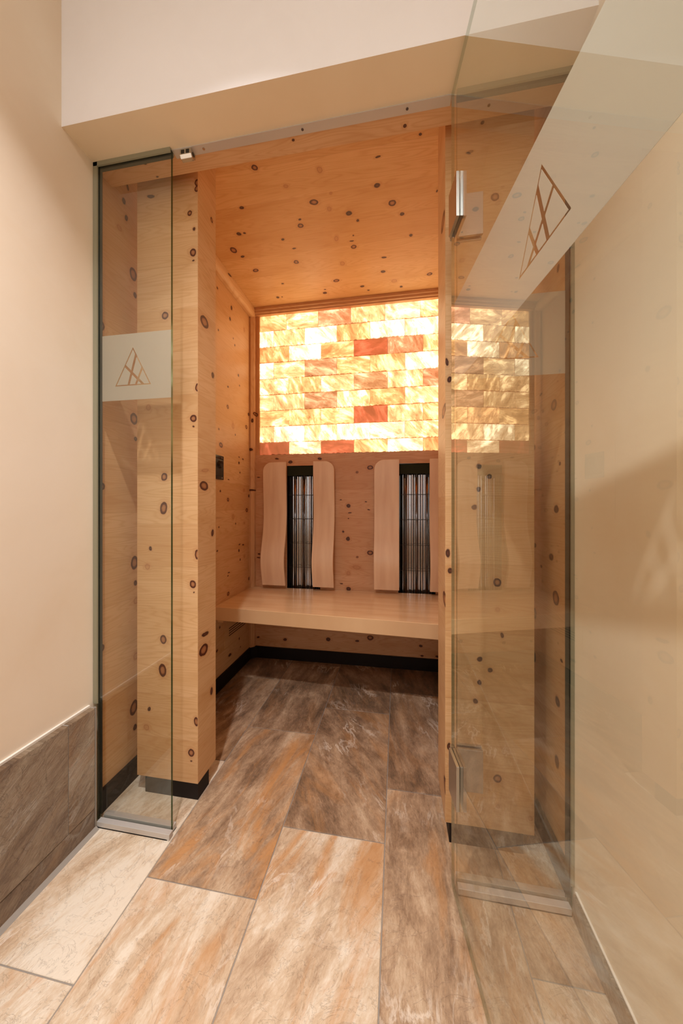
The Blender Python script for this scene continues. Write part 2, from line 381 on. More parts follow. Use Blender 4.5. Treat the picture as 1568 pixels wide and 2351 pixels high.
def slate(name, bright=0.0, rough=0.38, bump=0.5, axes=(0, 1), bdist=0.006):
    """slate-look porcelain; per-tile values come from the 'tile' colour attribute (tone, offset, angle, rust)"""
    k = NT(name)
    at = k.n('ShaderNodeVertexColor', layer_name='tile')
    ts = k.n('ShaderNodeSeparateColor')
    k.l(at.outputs['Color'], ts.inputs[0])
    tone, offs, ang = ts.outputs[0], ts.outputs[1], ts.outputs[2]
    rust = at.outputs['Alpha']
    s = k.sep(k.objc())
    u, v = s[axes[0]], s[axes[1]]
    vec = k.comb(u, v)
    rot = k.n('ShaderNodeVectorRotate', rotation_type='Z_AXIS')
    k.l(vec, rot.inputs['Vector'])
    k.l(k.math('MULTIPLY', k.math('SUBTRACT', ang, 0.5), 3.0), rot.inputs['Angle'])
    rs = k.sep(rot.outputs[0])
    sh = k.math('MULTIPLY', offs, 31.0)
    big = k.noise(k.comb(k.math('ADD', k.math('MULTIPLY', rs[0], 2.6), sh), k.math('MULTIPLY', rs[1], 0.9), sh), 2.6, 5, 0.6, 0.9)
    streak = k.noise(k.comb(k.math('ADD', k.math('MULTIPLY', rs[0], 9), sh), k.math('MULTIPLY', rs[1], 2.6), sh), 2.6, 11, 0.72, 0.7)
    fine = k.noise(k.comb(k.math('ADD', k.math('MULTIPLY', rs[0], 60), sh), k.math('MULTIPLY', rs[1], 22), sh), 3.0, 8, 0.75, 0.3)
    mott = k.noise(k.comb(k.math('ADD', u, sh), v, sh), 11.0, 10, 0.68, 0.8)
    f = k.math('ADD', k.math('MULTIPLY', big, 0.50), k.math('MULTIPLY', streak, 0.42))
    f = k.math('ADD', f, k.math('MULTIPLY', mott, 0.22))
    f = k.math('ADD', f, k.math('MULTIPLY', fine, 0.27))
    f = k.math('ADD', f, k.math('MULTIPLY', k.math('SUBTRACT', tone, 0.5), 0.42))
    f = k.math('ADD', f, bright - 0.16)
    col = k.ramp(f, [(0.30, srgb(88, 72, 58)), (0.42, srgb(142, 114, 90)), (0.53, srgb(184, 155, 127)), (0.63, srgb(213, 190, 163)), (0.74, srgb(234, 222, 205))])
    rn = k.noise(k.comb(k.math('ADD', k.math('MULTIPLY', rs[0], 4.0), sh), k.math('MULTIPLY', rs[1], 1.1), 3.3), 2.2, 5, 0.65, 1.0)
    rm = k.math('MULTIPLY', k.ramp(rn, [(0.5, (0, 0, 0)), (0.64, (1, 1, 1))]), rust)
    col = k.mix(k.math('MULTIPLY', rm, 0.75), col, srgb(200, 144, 88))
    # pale mineral veins
    vn = k.noise(k.comb(k.math('ADD', k.math('MULTIPLY', rs[0], 7), sh), k.math('MULTIPLY', rs[1], 2.4), 7.1), 2.0, 8, 0.62, 0.5)
    vein = k.math('SUBTRACT', 1.0, k.math('MULTIPLY', k.math('ABSOLUTE', k.math('SUBTRACT', vn, 0.5)), 34.0), clamp=True)
    vmask = k.ramp(k.noise(k.comb(k.math('ADD', u, sh), v, 1.0), 4.0, 3, 0.5), [(0.53, (0, 0, 0)), (0.66, (1, 1, 1))])
    col = k.mix(k.math('MULTIPLY', k.math('MULTIPLY', vein, vmask), 0.7), col, srgb(238, 226, 212))
    # hair cracks
    cn = k.noise(k.comb(k.math('ADD', k.math('MULTIPLY', u, 3), sh), k.math('MULTIPLY', v, 3), 2.2), 3.0, 6, 0.6, 2.2)
    crack = k.math('SUBTRACT', 1.0, k.math('MULTIPLY', k.math('ABSOLUTE', k.math('SUBTRACT', cn, 0.5)), 90.0), clamp=True)
    col = k.mix(k.math('MULTIPLY', crack, 0.3), col, srgb(96, 70, 52))
    h = k.math('ADD', k.math('MULTIPLY', streak, 1.2), k.math('MULTIPLY', fine, 0.5))
    h = k.math('SUBTRACT', h, k.math('MULTIPLY', crack, 0.1))
    k.pbr(col, k.math('MULTIPLY_ADD', fine, 0.25, rough - 0.12), normal=k.bump(h, bump, bdist), spec=0.5)
    return k.m


def glass_face(name, tint=(0.94, 0.955, 0.93)):
    """clear safety glass: the face a ray enters reflects both faces' Fresnel share, the rest passes straight on"""
    k = NT(name)
    fr = k.n('ShaderNodeFresnel')
    fr.inputs['IOR'].default_value = 1.5
    r = fr.outputs[0]
    r2 = k.math('DIVIDE', k.math('MULTIPLY', r, 2.0), k.math('ADD', r, 1.0))
    geo = k.n('ShaderNodeNewGeometry')
    fac = k.math('MULTIPLY', r2, k.math('SUBTRACT', 1.0, geo.outputs['Backfacing']))
    tr = k.n('ShaderNodeBsdfTransparent')
    tr.inputs[0].default_value = (math.sqrt(tint[0]), math.sqrt(tint[1]), math.sqrt(tint[2]), 1)
    gl = k.n('ShaderNodeBsdfGlossy')
    gl.inputs['Roughness'].default_value = 0.0
    gl.inputs['Color'].default_value = (0.95, 1.0, 0.97, 1)
    mx = k.n('ShaderNodeMixShader')
    k.l(fac, mx.inputs[0]); k.l(tr.outputs[0], mx.inputs[1]); k.l(gl.outputs[0], mx.inputs[2])
    k.l(mx.outputs[0], k.out.inputs[0])
    return k.m


def glass_edge_mat(col=(0.10, 0.20, 0.13, 1), name='glass_edge'):
    k = NT(name)
    tr = k.n('ShaderNodeBsdfTransparent')
    tr.inputs[0].default_value = col
    gl = k.n('ShaderNodeBsdfGlossy')
    gl.inputs['Roughness'].default_value = 0.12
    gl.inputs['Color'].default_value = (0.45, 0.55, 0.45, 1)
    mx = k.n('ShaderNodeMixShader')
    mx.inputs[0].default_value = 0.22
    k.l(tr.outputs[0], mx.inputs[1]); k.l(gl.outputs[0], mx.inputs[2])
    k.l(mx.outputs[0], k.out.inputs[0])
    return k.m


def frost_mat():
    """sand-blast film: scatters most of what passes through it"""
    k = NT('frosted_film')
    df = k.n('ShaderNodeBsdfDiffuse'); df.inputs[0].default_value = (0.58, 0.565, 0.52, 1)
    tl = k.n('ShaderNodeBsdfTranslucent'); tl.inputs[0].default_value = (0.86, 0.84, 0.77, 1)
    tr = k.n('ShaderNodeBsdfTransparent'); tr.inputs[0].default_value = (0.9, 0.9, 0.88, 1)
    m1 = k.n('ShaderNodeMixShader'); m1.inputs[0].default_value = 0.5
    k.l(df.outputs[0], m1.inputs[1]); k.l(tl.outputs[0], m1.inputs[2])
    m2 = k.n('ShaderNodeMixShader'); m2.inputs[0].default_value = 0.10
    k.l(m1.outputs[0], m2.inputs[1]); k.l(tr.outputs[0], m2.inputs[2])
    k.l(m2.outputs[0], k.out.inputs[0])
    return k.m


# ---------------------------------------------------------------- materials
XL, XR, YB, YG, YP = -1.005, 0.46, 2.17, 0.95, 1.072     # cabin sides, back, glass line, pillar front
ZC, ZH = 2.41, 2.19                                     # cabin ceiling, head of the opening
M_left = pine('pine_left_wall', (1, 2), KN_LEFT, seed=3, off=0.03)
M_back = pine('pine_back_wall', (0, 2), KN_BACK, seed=11, off=0.05, board=0.19, base=(206, 160, 120))  # base darkened and reddened to stand in for this wall's weaker light
M_right = pine('pine_right_wall', (1, 2), KN_RIGHT, seed=21)
M_ceil = pine('pine_ceiling', (0, 1), KN_CEIL, seed=31, board=0.15, base=(215, 172, 118))
M_plf = pine('pine_pillar_front', (0, 2), KN_PLF, seed=43, board=0.155, off=0.02)
M_pls = pine('pine_pillar_side', (1, 2), KN_PLS, seed=43, board=0.155, off=0.02)
M_prf = pine('pine_right_pillar_front', (0, 2), KN_PRF, seed=57, board=0.21, off=0.05)
M_prs = pine('pine_right_pillar_side', (1, 2), KN_PRS, seed=61, board=0.21, off=0.05)
M_sof = pine('pine_header', (0, 1), KN_SOF, seed=71, board=0.4, base=(212, 170, 126))
M_pine = pine('pine_plain', (0, 2), [], seed=5, board=0.3)
M_post = pine('pine_post', (2, 0), [(1.44, -0.995, .01, .012, 's'), (1.69, -0.972, .012, .010, 'r'), (1.64, -0.985, .014, .006, 's'), (1.16, -0.995, 0.006, 0.03, 's')], seed=9, board=0.3, base=(214, 172, 130))
M_cornice = pine('pine_cornice', (1, 2), [(1.79, 2.40, .02, .006, 's')], seed=14, board=0.5)
M_cornice_back = pine('pine_back_cornice', (0, 2), [], seed=15, board=0.5, base=(210, 166, 122))
M_bench = clear_wood('beech_bench', (0, 1), (232, 198, 156), 0.22, coat=0.15)
M_bench_edge = M_bench
M_rest = clear_wood('maple_backrest', (2, 0), (238, 210, 180), 0.35)
M_wl = plaster('plaster_left', (235, 223, 208), (228, 211, 190))
M_wr = plaster('plaster_right', (238, 228, 208), (230, 214, 188))
M_wf = plaster('plaster_front', (242, 242, 248), (236, 235, 240), 0.05)
M_sf = plaster('plaster_soffit', (236, 222, 198), (230, 212, 184), 0.06)
M_ceilw = simple('white_ceiling_paint', srgb(240, 236, 228), 0.7)
M_tile = slate('slate_floor_tile')
M_wtile = slate('slate_wall_tile', bright=0.035, rough=0.45, bump=1.0, bdist=0.03, axes=(1, 2))
M_grout = simple('grout_grey', srgb(150, 142, 134), 0.8)
M_caulk = simple('white_caulk', srgb(232, 226, 218), 0.5)
M_black = simple('black_skirting', srgb(26, 20, 20), 0.55, spec=0.25)
M_alu = simple('satin_aluminium', srgb(196, 196, 196), 0.32, 0.9)
M_alu_w = simple('pale_aluminium_channel', srgb(205, 202, 200), 0.4, 0.4)
M_steel = simple('brushed_steel', srgb(190, 188, 186), 0.28, 1.0)
M_chrome = simple('chrome', srgb(200, 198, 194), 0.12, 1.0)
M_seal = simple('dark_seal', srgb(52, 50, 44), 0.5)
M_sealg = simple('grey_green_seal', srgb(142, 140, 120), 0.4)
M_blackp = simple('black_gloss', srgb(20, 19, 17), 0.12)
M_olive = simple('dark_heater_plate', srgb(34, 36, 16), 0.7, spec=0.2)
M_hole = simple('hole_black', srgb(6, 6, 6), 0.9)
M_wire = simple('black_wire', srgb(22, 20, 20), 0.4)
M_tube = simple('polished_reflector', srgb(215, 220, 228), 0.10, 1.0)
M_glass = glass_face('clear_glass')
M_gedge = glass_edge_mat()
M_gedge_door = glass_edge_mat((0.42, 0.50, 0.42, 1), 'glass_edge_pale')
M_frost = frost_mat()


# ---------------------------------------------------------------- floor
def tiled(name, tiles, mat, plane, thick=0.008):
    """tiles: (a0,a1,b0,b1,tone,offset,angle,rust) rectangles in the plane 'z' (a=x,b=y) or 'x' (a=y,b=z)"""
    bm = bmesh.new()
    lay = bm.loops.layers.float_color.new('tile')
    g = 0.0014
    for (a0, a1, b0, b1, t, of, an, ru) in tiles:
        if plane == 'z':
            fs = box(bm, a0 + g, a1 - g, b0 + g, b1 - g, -thick, 0.0)
        else:
            fs = box(bm, plane[1], plane[2], a0 + g, a1 - g, b0 + g, b1 - g)
        for f in fs:
            for lp in f.loops:
                lp[lay] = (t, of, an, ru)
    return obj(name, bm, mat, bevel=0.0012, seg=1)


TL = 0.645
cols = [(-1.03, -0.70, 0.615), (-0.70, -0.37, 0.83), (-0.37, -0.038, 1.035), (-0.038, 0.295, 1.237), (0.295, 0.63, 0.795)]
spec = {(0, 0): (.80, .11, .62, .3), (0, 1): (.30, .35, .55, .4), (0, -1): (.72, .5, .62, .9), (0, 2): (.2, .8, .4, .2),  # tile variation, plus cabin and under-bench shade put into the tones
        (1, 0): (.36, .91, .58, 1.0), (1, -1): (.76, .27, .55, .8), (1, 1): (.24, .66, .5, .2), (1, 2): (.14, .71, .6, 0),
        (2, 0): (.34, .43, .30, .5), (2, -1): (.70, .76, .64, .9), (2, 1): (.14, .19, .35, .2), (2, 2): (.1, .4, .4, 0),
        (3, -1): (.50, .58, .50, .7), (3, 0): (.26, .87, .42, .4), (3, 1): (.1, .95, .45, .1), (3, -2): (.66, .07, .5, .8),
        (4, 0): (.42, .63, .42, .3), (4, -1): (.55, .15, .35, .6), (4, 1): (.4, .33, .4, .2)}
tiles = []
for ci, (a0, a1, y0) in enumerate(cols):
    for kk in range(-6, 4):
        b0, b1 = y0 + kk * TL, y0 + (kk + 1) * TL
        if b1 < -2.2 or b0 > 2.25:
            continue
        t = spec.get((ci, kk), (random.uniform(.45, .8), random.random(), random.uniform(.4, .6), random.random()))
        tiles.append((a0, a1, max(b0, -2.2), min(b1, 2.25), *t))
fl = tiled('floor', tiles, M_tile, 'z')
tag(fl, kind='structure')
tag(obj('floor_grout', B((-1.03, 0.63, -2.2, 2.25, -0.03, -0.0022)), M_grout, fl))

# ---------------------------------------------------------------- corridor shell
def struct(name, bm, mats, **k):
    return tag(obj(name, bm, mats, **k), kind='structure')


XWL, XWR = -0.995, 0.452
struct('wall_left', B((-1.12, XWL, -2.1, 0.955, 0, 2.85)), M_wl)
struct('wall_right', B((XWR, 0.58, -2.1, 0.957, 0, 2.85)), M_wr)
struct('wall_rear', B((-1.12, 0.58, -2.2, -2.1, 0, 2.85)), M_wl)
struct('ceiling', B((-1.12, 0.58, -2.2, 0.955, 2.85, 2.92)), M_ceilw)
# lintel wall above the glass: white face, cream underside
bm = bmesh.new()
fs = box(bm, XWL, XWR, 0.837, 0.955, ZH, 2.85)
bm.faces.ensure_lookup_table()
for f in fs:
    if all(abs(v.co.z - ZH) < 1e-4 for v in f.verts):
        f.material_index = 1
struct('wall_front', bm, [M_wf, M_sf])

# slate wainscot on the left wall
wt = tiled('trim_1', [(0.836, 0.924, 0.068, 0.395, .52, .23, .80, .5), (0.19, 0.836, 0.068, 0.395, .40, .61, .82, .3), (-0.455, 0.19, 0.068, 0.395, .5, .4, .8, .3), (-1.1, -0.455, 0.068, 0.395, .5, .7, .8, .3),
                      (0.279, 0.924, 0.002, 0.068, .30, .48, .80, .3), (-0.366, 0.279, 0.002, 0.068, .4, .9, .8, .3), (-1.1, -0.366, 0.002, 0.068, .4, .2, .8, .3)], M_wtile, ('x', XWL, -0.968))
tag(wt, kind='structure')
obj('grout', B((XWL, -0.9705, -1.1, 0.9265, 0.0, 0.393)), M_grout, wt)
obj('edge_caulk', B((XWL, -0.988, -1.1, 0.925, 0.393, 0.400)), M_caulk, wt)
obj('edge_caulk', B((-0.975, -0.9672, 0.9235, 0.9275, 0.0, 0.395)), M_grout, wt)
bt = tiled('baseboard_right', [(0.32, 0.93, 0.0, 0.062, .45, .3, .8, .3), (-0.33, 0.32, 0.0, 0.062, .5, .6, .8, .3), (-1.0, -0.33, 0.0, 0.062, .5, .1, .8, .3)], M_wtile, ('x', 0.441, XWR))
tag(bt, kind='structure')
obj('edge_caulk', B((0.4475, XWR, -1.0, 0.93, 0.0618, 0.065)), M_caulk, bt)
bm = bmesh.new()
prism(bm, [(-0.968, 0), (-0.955, 0), (-0.968, 0.008)], 'y', -1.1, 0.926)
obj('floor_caulk', bm, M_grout, wt)

# ---------------------------------------------------------------- cabin shell
struct('wall_cabin_left', B((-1.06, XL, 0.957, 2.25, 0.0, ZC + .02)), M_left)
struct('wall_cabin_right', B((XR, 0.52, 0.957, 2.25, 0.0, ZC + .02)), M_right)
struct('ceiling_cabin', B((-1.06, 0.52, 0.957, 2.25, ZC, ZC + 0.03)), M_ceil)
HX = [(-0.745, -0.512), (0.006, 0.240)]
HZ = 1.326
ZS = 1.405          # sill of the salt panel
bm = bmesh.new()
y0, y1 = YB, YB + 0.02
box(bm, XL, XR, y0, y1, HZ, ZS)
box(bm, XL, XR, y0, y1, 0.0, 0.40)
xs = [XL, HX[0][0], HX[0][1], HX[1][0], HX[1][1], XR]
for i in (0, 2, 4):
    box(bm, xs[i], xs[i + 1], y0, y1, 0.40, HZ)
box(bm, XL, XR, YB + 0.075, YB + 0.09, 0.0, ZC)
box(bm, XL, XR, y1, YB + 0.074, ZS - 0.012, ZS)
struct('wall_cabin_back', bm, M_back)
struct('baseboard_cabin_left', B((XL, XL + 0.012, 0.972, 2.15, 0.0, 0.077)), M_black)
bm = bmesh.new()
prism(bm, [(XL, YB), (XL, 2.13), (XL + 0.012, 2.13), (XL + 0.045, YB - 0.012), (XR, YB - 0.012), (XR, YB)], 'z', 0.0, 0.077)
struct('baseboard_cabin_back', bm, M_black)
struct('baseboard_cabin_right', B((XR - 0.012, XR, 0.972, 2.15, 0.0, 0.077)), M_black)
# corner post: slim three-sided moulding between left wall and back wall
bm = bmesh.new()
prism(bm, [(XL, 2.135), (XL + 0.012, 2.132), (XL + 0.030, 2.150), (XL + 0.032, YB), (XL, YB)], 'z', 0.077, 2.37)
struct('trim_2', bm, M_post)
# rounded cornice along the left wall, stepped one along the back
bm = bmesh.new()
pts = [(XL, ZC)]
for i in range(9):
    a = math.pi * (0.0 + 0.5 * i / 8)
    pts.append((XL + 0.012 + 0.026 * math.cos(a * 1.0) + 0.002, ZC - 0.012 - 0.044 * math.sin(a)))
pts.append((XL, ZC - 0.058))
pts.insert(1, (XL + 0.040, ZC))
prism(bm, pts, 'y', 1.03, 2.165)
struct('trim_3', bm, M_cornice, bevel=0.003)
bm = bmesh.new()
prism(bm, [(2.128, ZC), (2.128, ZC - 0.016), (2.138, ZC - 0.018), (2.140, ZC - 0.030), (2.150, ZC - 0.033), (2.152, ZC - 0.040), (2.175, ZC - 0.040), (2.175, ZC)], 'x', XL, XR)
struct('trim_4', bm, M_cornice_back)
# wood header behind the glass line
struct('trim_5', B((XL, XR, 0.957, 1.026, ZH, ZC)), M_sof)

# ---------------------------------------------------------------- salt panel
def salt_mat():
    k = NT('backlit_salt')
    at = k.n('ShaderNodeVertexColor', layer_name='brick')
    o = k.objc()
    s = k.sep(o)
    sh = k.math('MULTIPLY', at.outputs['Alpha'], 17.0)
    ang = k.math('MULTIPLY', at.outputs['Alpha'], 9.0)
    rot = k.n('ShaderNodeVectorRotate', rotation_type='Z_AXIS')
    k.l(k.comb(s[0], s[2]), rot.inputs['Vector'])
    k.l(k.math('MULTIPLY_ADD', k.math('SINE', ang), 0.7, 0.5), rot.inputs['Angle'])
    r = k.sep(rot.outputs[0])
    n1 = k.noise(k.comb(k.math('ADD', k.math('MULTIPLY', r[0], 0.9), sh), k.math('MULTIPLY', r[1], 2.2), sh), 8, 8, 0.66, 0.5)
    n2 = k.noise(k.comb(k.math('ADD', k.math('MULTIPLY', r[0], 3), sh), k.math('MULTIPLY', r[1], 9), sh), 11, 8, 0.75, 0.4)
    n3 = k.noise(k.comb(k.math('ADD', s[0], sh), s[2], 4.0), 45, 3, 0.6)
    br = k.math('ADD', 0.42, k.math('MULTIPLY', k.ramp(n1, [(0.36, (0,) * 3), (0.52, (.26,) * 3), (0.66, (1.0,) * 3)]), 2.1))
    vein = k.ramp(n2, [(0.34, (.55,) * 3), (0.47, (1,) * 3)])
    spk = k.ramp(n3, [(0.26, (.45,) * 3), (0.32, (1,) * 3)])
    b = k.math('MULTIPLY', br, k.math('MULTIPLY', vein, spk))
    # the darker (thicker) the crystal, the more orange it filters the lamps behind
    c0 = at.outputs['Color']
    filt = k.mix(k.math('MULTIPLY', b, 0.8, clamp=True), (1.0, 0.74, 0.46, 1), (1, 1, 1, 1))
    col = k.mix(1.0, c0, filt, 'MULTIPLY')
    em = k.n('ShaderNodeEmission')
    k.l(col, em.inputs[0])
    k.l(k.math('MULTIPLY', b, SALT), em.inputs[1])
    df = k.n('ShaderNodeBsdfDiffuse')
    df.inputs[0].default_value = srgb(235, 190, 150)
    ad = k.n('ShaderNodeAddShader')
    k.l(em.outputs[0], ad.inputs[0]); k.l(df.outputs[0], ad.inputs[1])
    k.l(ad.outputs[0], k.out.inputs[0])
    return k.m


SALT = 1.10
M_salt = salt_mat()
T = {'w': (2.2, 1.75, 1.05), 'p': (1.65, 1.10, 0.52), 'y': (1.4, 0.84, 0.34), 'o': (1.35, 0.70, 0.27), 'k': (1.0, 0.44, 0.23),
     'b': (0.70, 0.38, 0.19), 'R': (0.50, 0.085, 0.04), 'D': (0.28, 0.05, 0.027), 't': (0.9, 0.52, 0.26)}
rowsz = [2.378, 2.268, 2.155, 2.048, 1.934, 1.823, 1.713, 1.603, 1.492, ZS]
odd = [-0.737, -0.511, -0.285, -0.063, 0.164, 0.385]
even = [-0.848, -0.625, -0.401, -0.177, 0.049, 0.27, 0.385]
first = [-0.755, -0.53, -0.305, -0.08, 0.146, 0.385]
rows = [(first, 'ypkpwp'), (even, 'wpwowwp'), (odd, 'owoRkyo'), (even, 'wpbyowp'), (odd, 'pyptpkp'), (even, 'ppbpopo'), (odd, 'yoyRpoR'), (even, 'pwpwwpy'), (odd, 'DwRywow')]
rows = [(e, (c + 'p')[:len(e)]) for e, c in rows]
sp = empty('salt_brick_panel', (0, YB, ZS))
tag(sp, 'glowing backlit wall of salt bricks above the two heaters', 'salt wall')
bm = bmesh.new()
lay = bm.loops.layers.float_color.new('brick')
for ri, (ed, tones) in enumerate(rows):
    z1, z0 = rowsz[ri], rowsz[ri + 1]
    x0 = -0.949
    for x1, t in zip(ed, tones):
        c = T[t]
        j = random.uniform(0.92, 1.08)
        yy = random.uniform(-0.002, 0.004)
        of = random.random()
        # each brick: rough lower edge
        nseg = 26
        vs_t = [(x0 + 0.0010 + (x1 - x0 - 0.0020) * i / nseg, z1 - 0.0008 - random.random() * 0.0008) for i in range(nseg + 1)]
        vs_b = [(x0 + 0.0010 + (x1 - x0 - 0.0020) * i / nseg, z0 + 0.001 + (random.random() ** 1.5) * 0.006) for i in range(nseg + 1)]
        yf, yb = 0.012 + yy, 0.05
        F = [[bm.verts.new((p[0], yf, p[1] - ZS)) for p in vs_t], [bm.verts.new((p[0], yf, p[1] - ZS)) for p in vs_b]]
        K = [[bm.verts.new((p[0], yb, p[1] - ZS)) for p in vs_t], [bm.verts.new((p[0], yb, p[1] - ZS)) for p in vs_b]]
        fs = []
        for i in range(nseg):
            fs.append(bm.faces.new((F[0][i], F[1][i], F[1][i + 1], F[0][i + 1])))
            fs.append(bm.faces.new((F[0][i], F[0][i + 1], K[0][i + 1], K[0][i])))
            fs.append(bm.faces.new((F[1][i], K[1][i], K[1][i + 1], F[1][i + 1])))
        fs.append(bm.faces.new((F[0][0], K[0][0], K[1][0], F[1][0])))
        fs.append(bm.faces.new((F[0][-1], F[1][-1], K[1][-1], K[0][-1])))
        for fi, f in enumerate(fs):
            front = fi < nseg * 3 and fi % 3 == 0
            q = j if front else 0.16          # side faces dimmed in colour so the seams between bricks look shaded
            for lp in f.loops:
                lp[lay] = (c[0] * q, c[1] * q, c[2] * q, of)
        x0 = x1
obj('salt_bricks', bm, M_salt, sp)
k = NT('lamp_board_behind_salt')
e = k.n('ShaderNodeEmission'); e.inputs[0].default_value = (1, .72, .5, 1); e.inputs[1].default_value = 0.22
k.l(e.outputs[0], k.out.inputs[0])
obj('light_board', B((-0.949, 0.385, 0.052, 0.06, 0.0, 2.378 - ZS)), k.m, sp)
M_frame = pine('pine_salt_frame', (2, 0), [(0.282, -0.968, .012, .011, 'r'), (0.21, -0.982, .012, .006, 's'), (-0.01, -0.97, .004, .004, 's')], seed=33, board=0.4, base=(214, 164, 116))
obj('frame_side', B((XL + 0.032, -0.955, -0.001, 0.02, 0.0, 2.385 - ZS)), M_frame, sp)
obj('frame_side', B((0.39, XR, -0.001, 0.02, 0.0, 2.385 - ZS)), M_frame, sp)
obj('inner_bead', B((-0.955, -0.949, 0.004, 0.06, 0.0, 2.378 - ZS)), M_pine, sp)
obj('inner_bead', B((0.385, 0.39, 0.004, 0.06, 0.0, 2.378 - ZS)), M_pine, sp)
obj('head_lip', B((-0.955, 0.39, -0.001, 0.06, 2.376 - ZS, 2.388 - ZS)), M_pine, sp)

# ---------------------------------------------------------------- bench
be = empty('bench', (-0.27, 1.9, 0.415))
tag(be, 'long pale smooth wooden bench spanning the cabin under the heaters', 'bench')
bm = bmesh.new()
prism(bm, [(XL - be.location.x, 1.690 - 1.9), (XR - be.location.x, 1.600 - 1.9), (XR - be.location.x, 2.166 - 1.9), (XL - be.location.x, 2.166 - 1.9)], 'z', 0.0, 0.075)
obj('seat', bm, M_bench, be, bevel=0.003)
obj('support_batten', B((XL + 0.27, XL + 0.27 + 0.035, 1.725 - 1.9, 1.80 - 1.9, -0.024, 0.0)), M_bench, be, bevel=0.002)
obj('support_batten', B((XR + 0.27 - 0.035, XR + 0.27, 1.70 - 1.9, 2.10 - 1.9, -0.024, 0.0)), M_bench, be, bevel=0.002)

# ---------------------------------------------------------------- infrared heaters
def heater(x0, x1, label):
    h = empty('infrared_heater', ((x0 + x1) / 2, YB, 0.42))
    tag(h, label, 'heater', 'infrared heaters in the back wall')
    w = (x1 - x0) / 2
    H = HZ - 0.42
    zt = 1.258 - 0.42
    obj('housing', B((-w, w, 0.066, 0.07, 0, H), (-w, -w + 0.003, -0.002, 0.07, 0, H), (w - 0.003, w, -0.002, 0.07, 0, H), (-w, w, 0.0, 0.07, H - 0.003, H)), M_blackp, h)
    obj('perforated_plate', B((-w + 0.003, w - 0.003, 0.004, 0.007, zt, H - 0.003)), M_olive, h)
    for i in range(8):
        x = -w + 0.02 + i * (2 * w - 0.04) / 7
        bm = bmesh.new()
        cyl(bm, (x, 0.0035, zt + 0.040), (x, 0.0045, zt + 0.040), 0.0032, 8)
        obj('vent_hole', bm, M_hole, h)
    # corrugated mirror behind the wires
    bm = bmesh.new()
    n = 84
    prev = None
    for i in range(n + 1):
        x = -w + 0.016 + (2 * w - 0.022) * i / n
        y = 0.046 - 0.012 * abs(math.sin(math.pi * i / 12.0))
        cur = (bm.verts.new((x, y, 0.0)), bm.verts.new((x, y, zt)))
        if prev:
            bm.faces.new((prev[0], cur[0], cur[1], prev[1]))
        prev = cur
    obj('reflector', bm, M_tube, h, smooth=True)
    for i in range(3):
        x = -w + 0.05 + i * (2 * w - 0.1) / 2
        bm = bmesh.new()
        cyl(bm, (x, 0.022, 0.05), (x, 0.022, zt - 0.02), 0.0075, 14)
        t_ = obj('heating_tube', bm, M_quartz, h, smooth=True)
        for za, zb_ in ((0.03, 0.05), (zt - 0.02, zt)):
            bm = bmesh.new()
            cyl(bm, (x, 0.022, za), (x, 0.022, zb_), 0.010, 14)
            obj('tube_cap', bm, M_wire, t_)
    bm = bmesh.new()
    nw = 13
    for i in range(nw):
        x = -w + 0.014 + i * (2 * w - 0.02) / (nw - 1)
        cyl(bm, (x, 0.0, 0.0), (x, 0.0, zt), 0.0013, 6)
    for z in (1.126, 0.962, 0.798, 0.634):
        cyl(bm, (-w + 0.010, -0.001, z - 0.42), (w - 0.002, -0.001, z - 0.42), 0.0013, 6)
    obj('wire_grille', bm, M_wire, h)
    return h


k = NT('quartz_tube')
s_ = k.sep(k.objc())
endf = k.ramp(s_[2], [(0.10, (1, 1, 1)), (0.14, (0, 0, 0)), (0.70, (0, 0, 0)), (0.74, (1, 1, 1))])
k.pbr(k.mix(endf, srgb(150, 152, 158), srgb(214, 150, 96)), 0.12, 0.85)
M_quartz = k.m
heater(HX[0][0], HX[0][1], 'tall black wire-fronted infrared heater between the left pair of backrest boards')
heater(HX[1][0], HX[1][1], 'tall black wire-fronted infrared heater between the right pair of backrest boards')


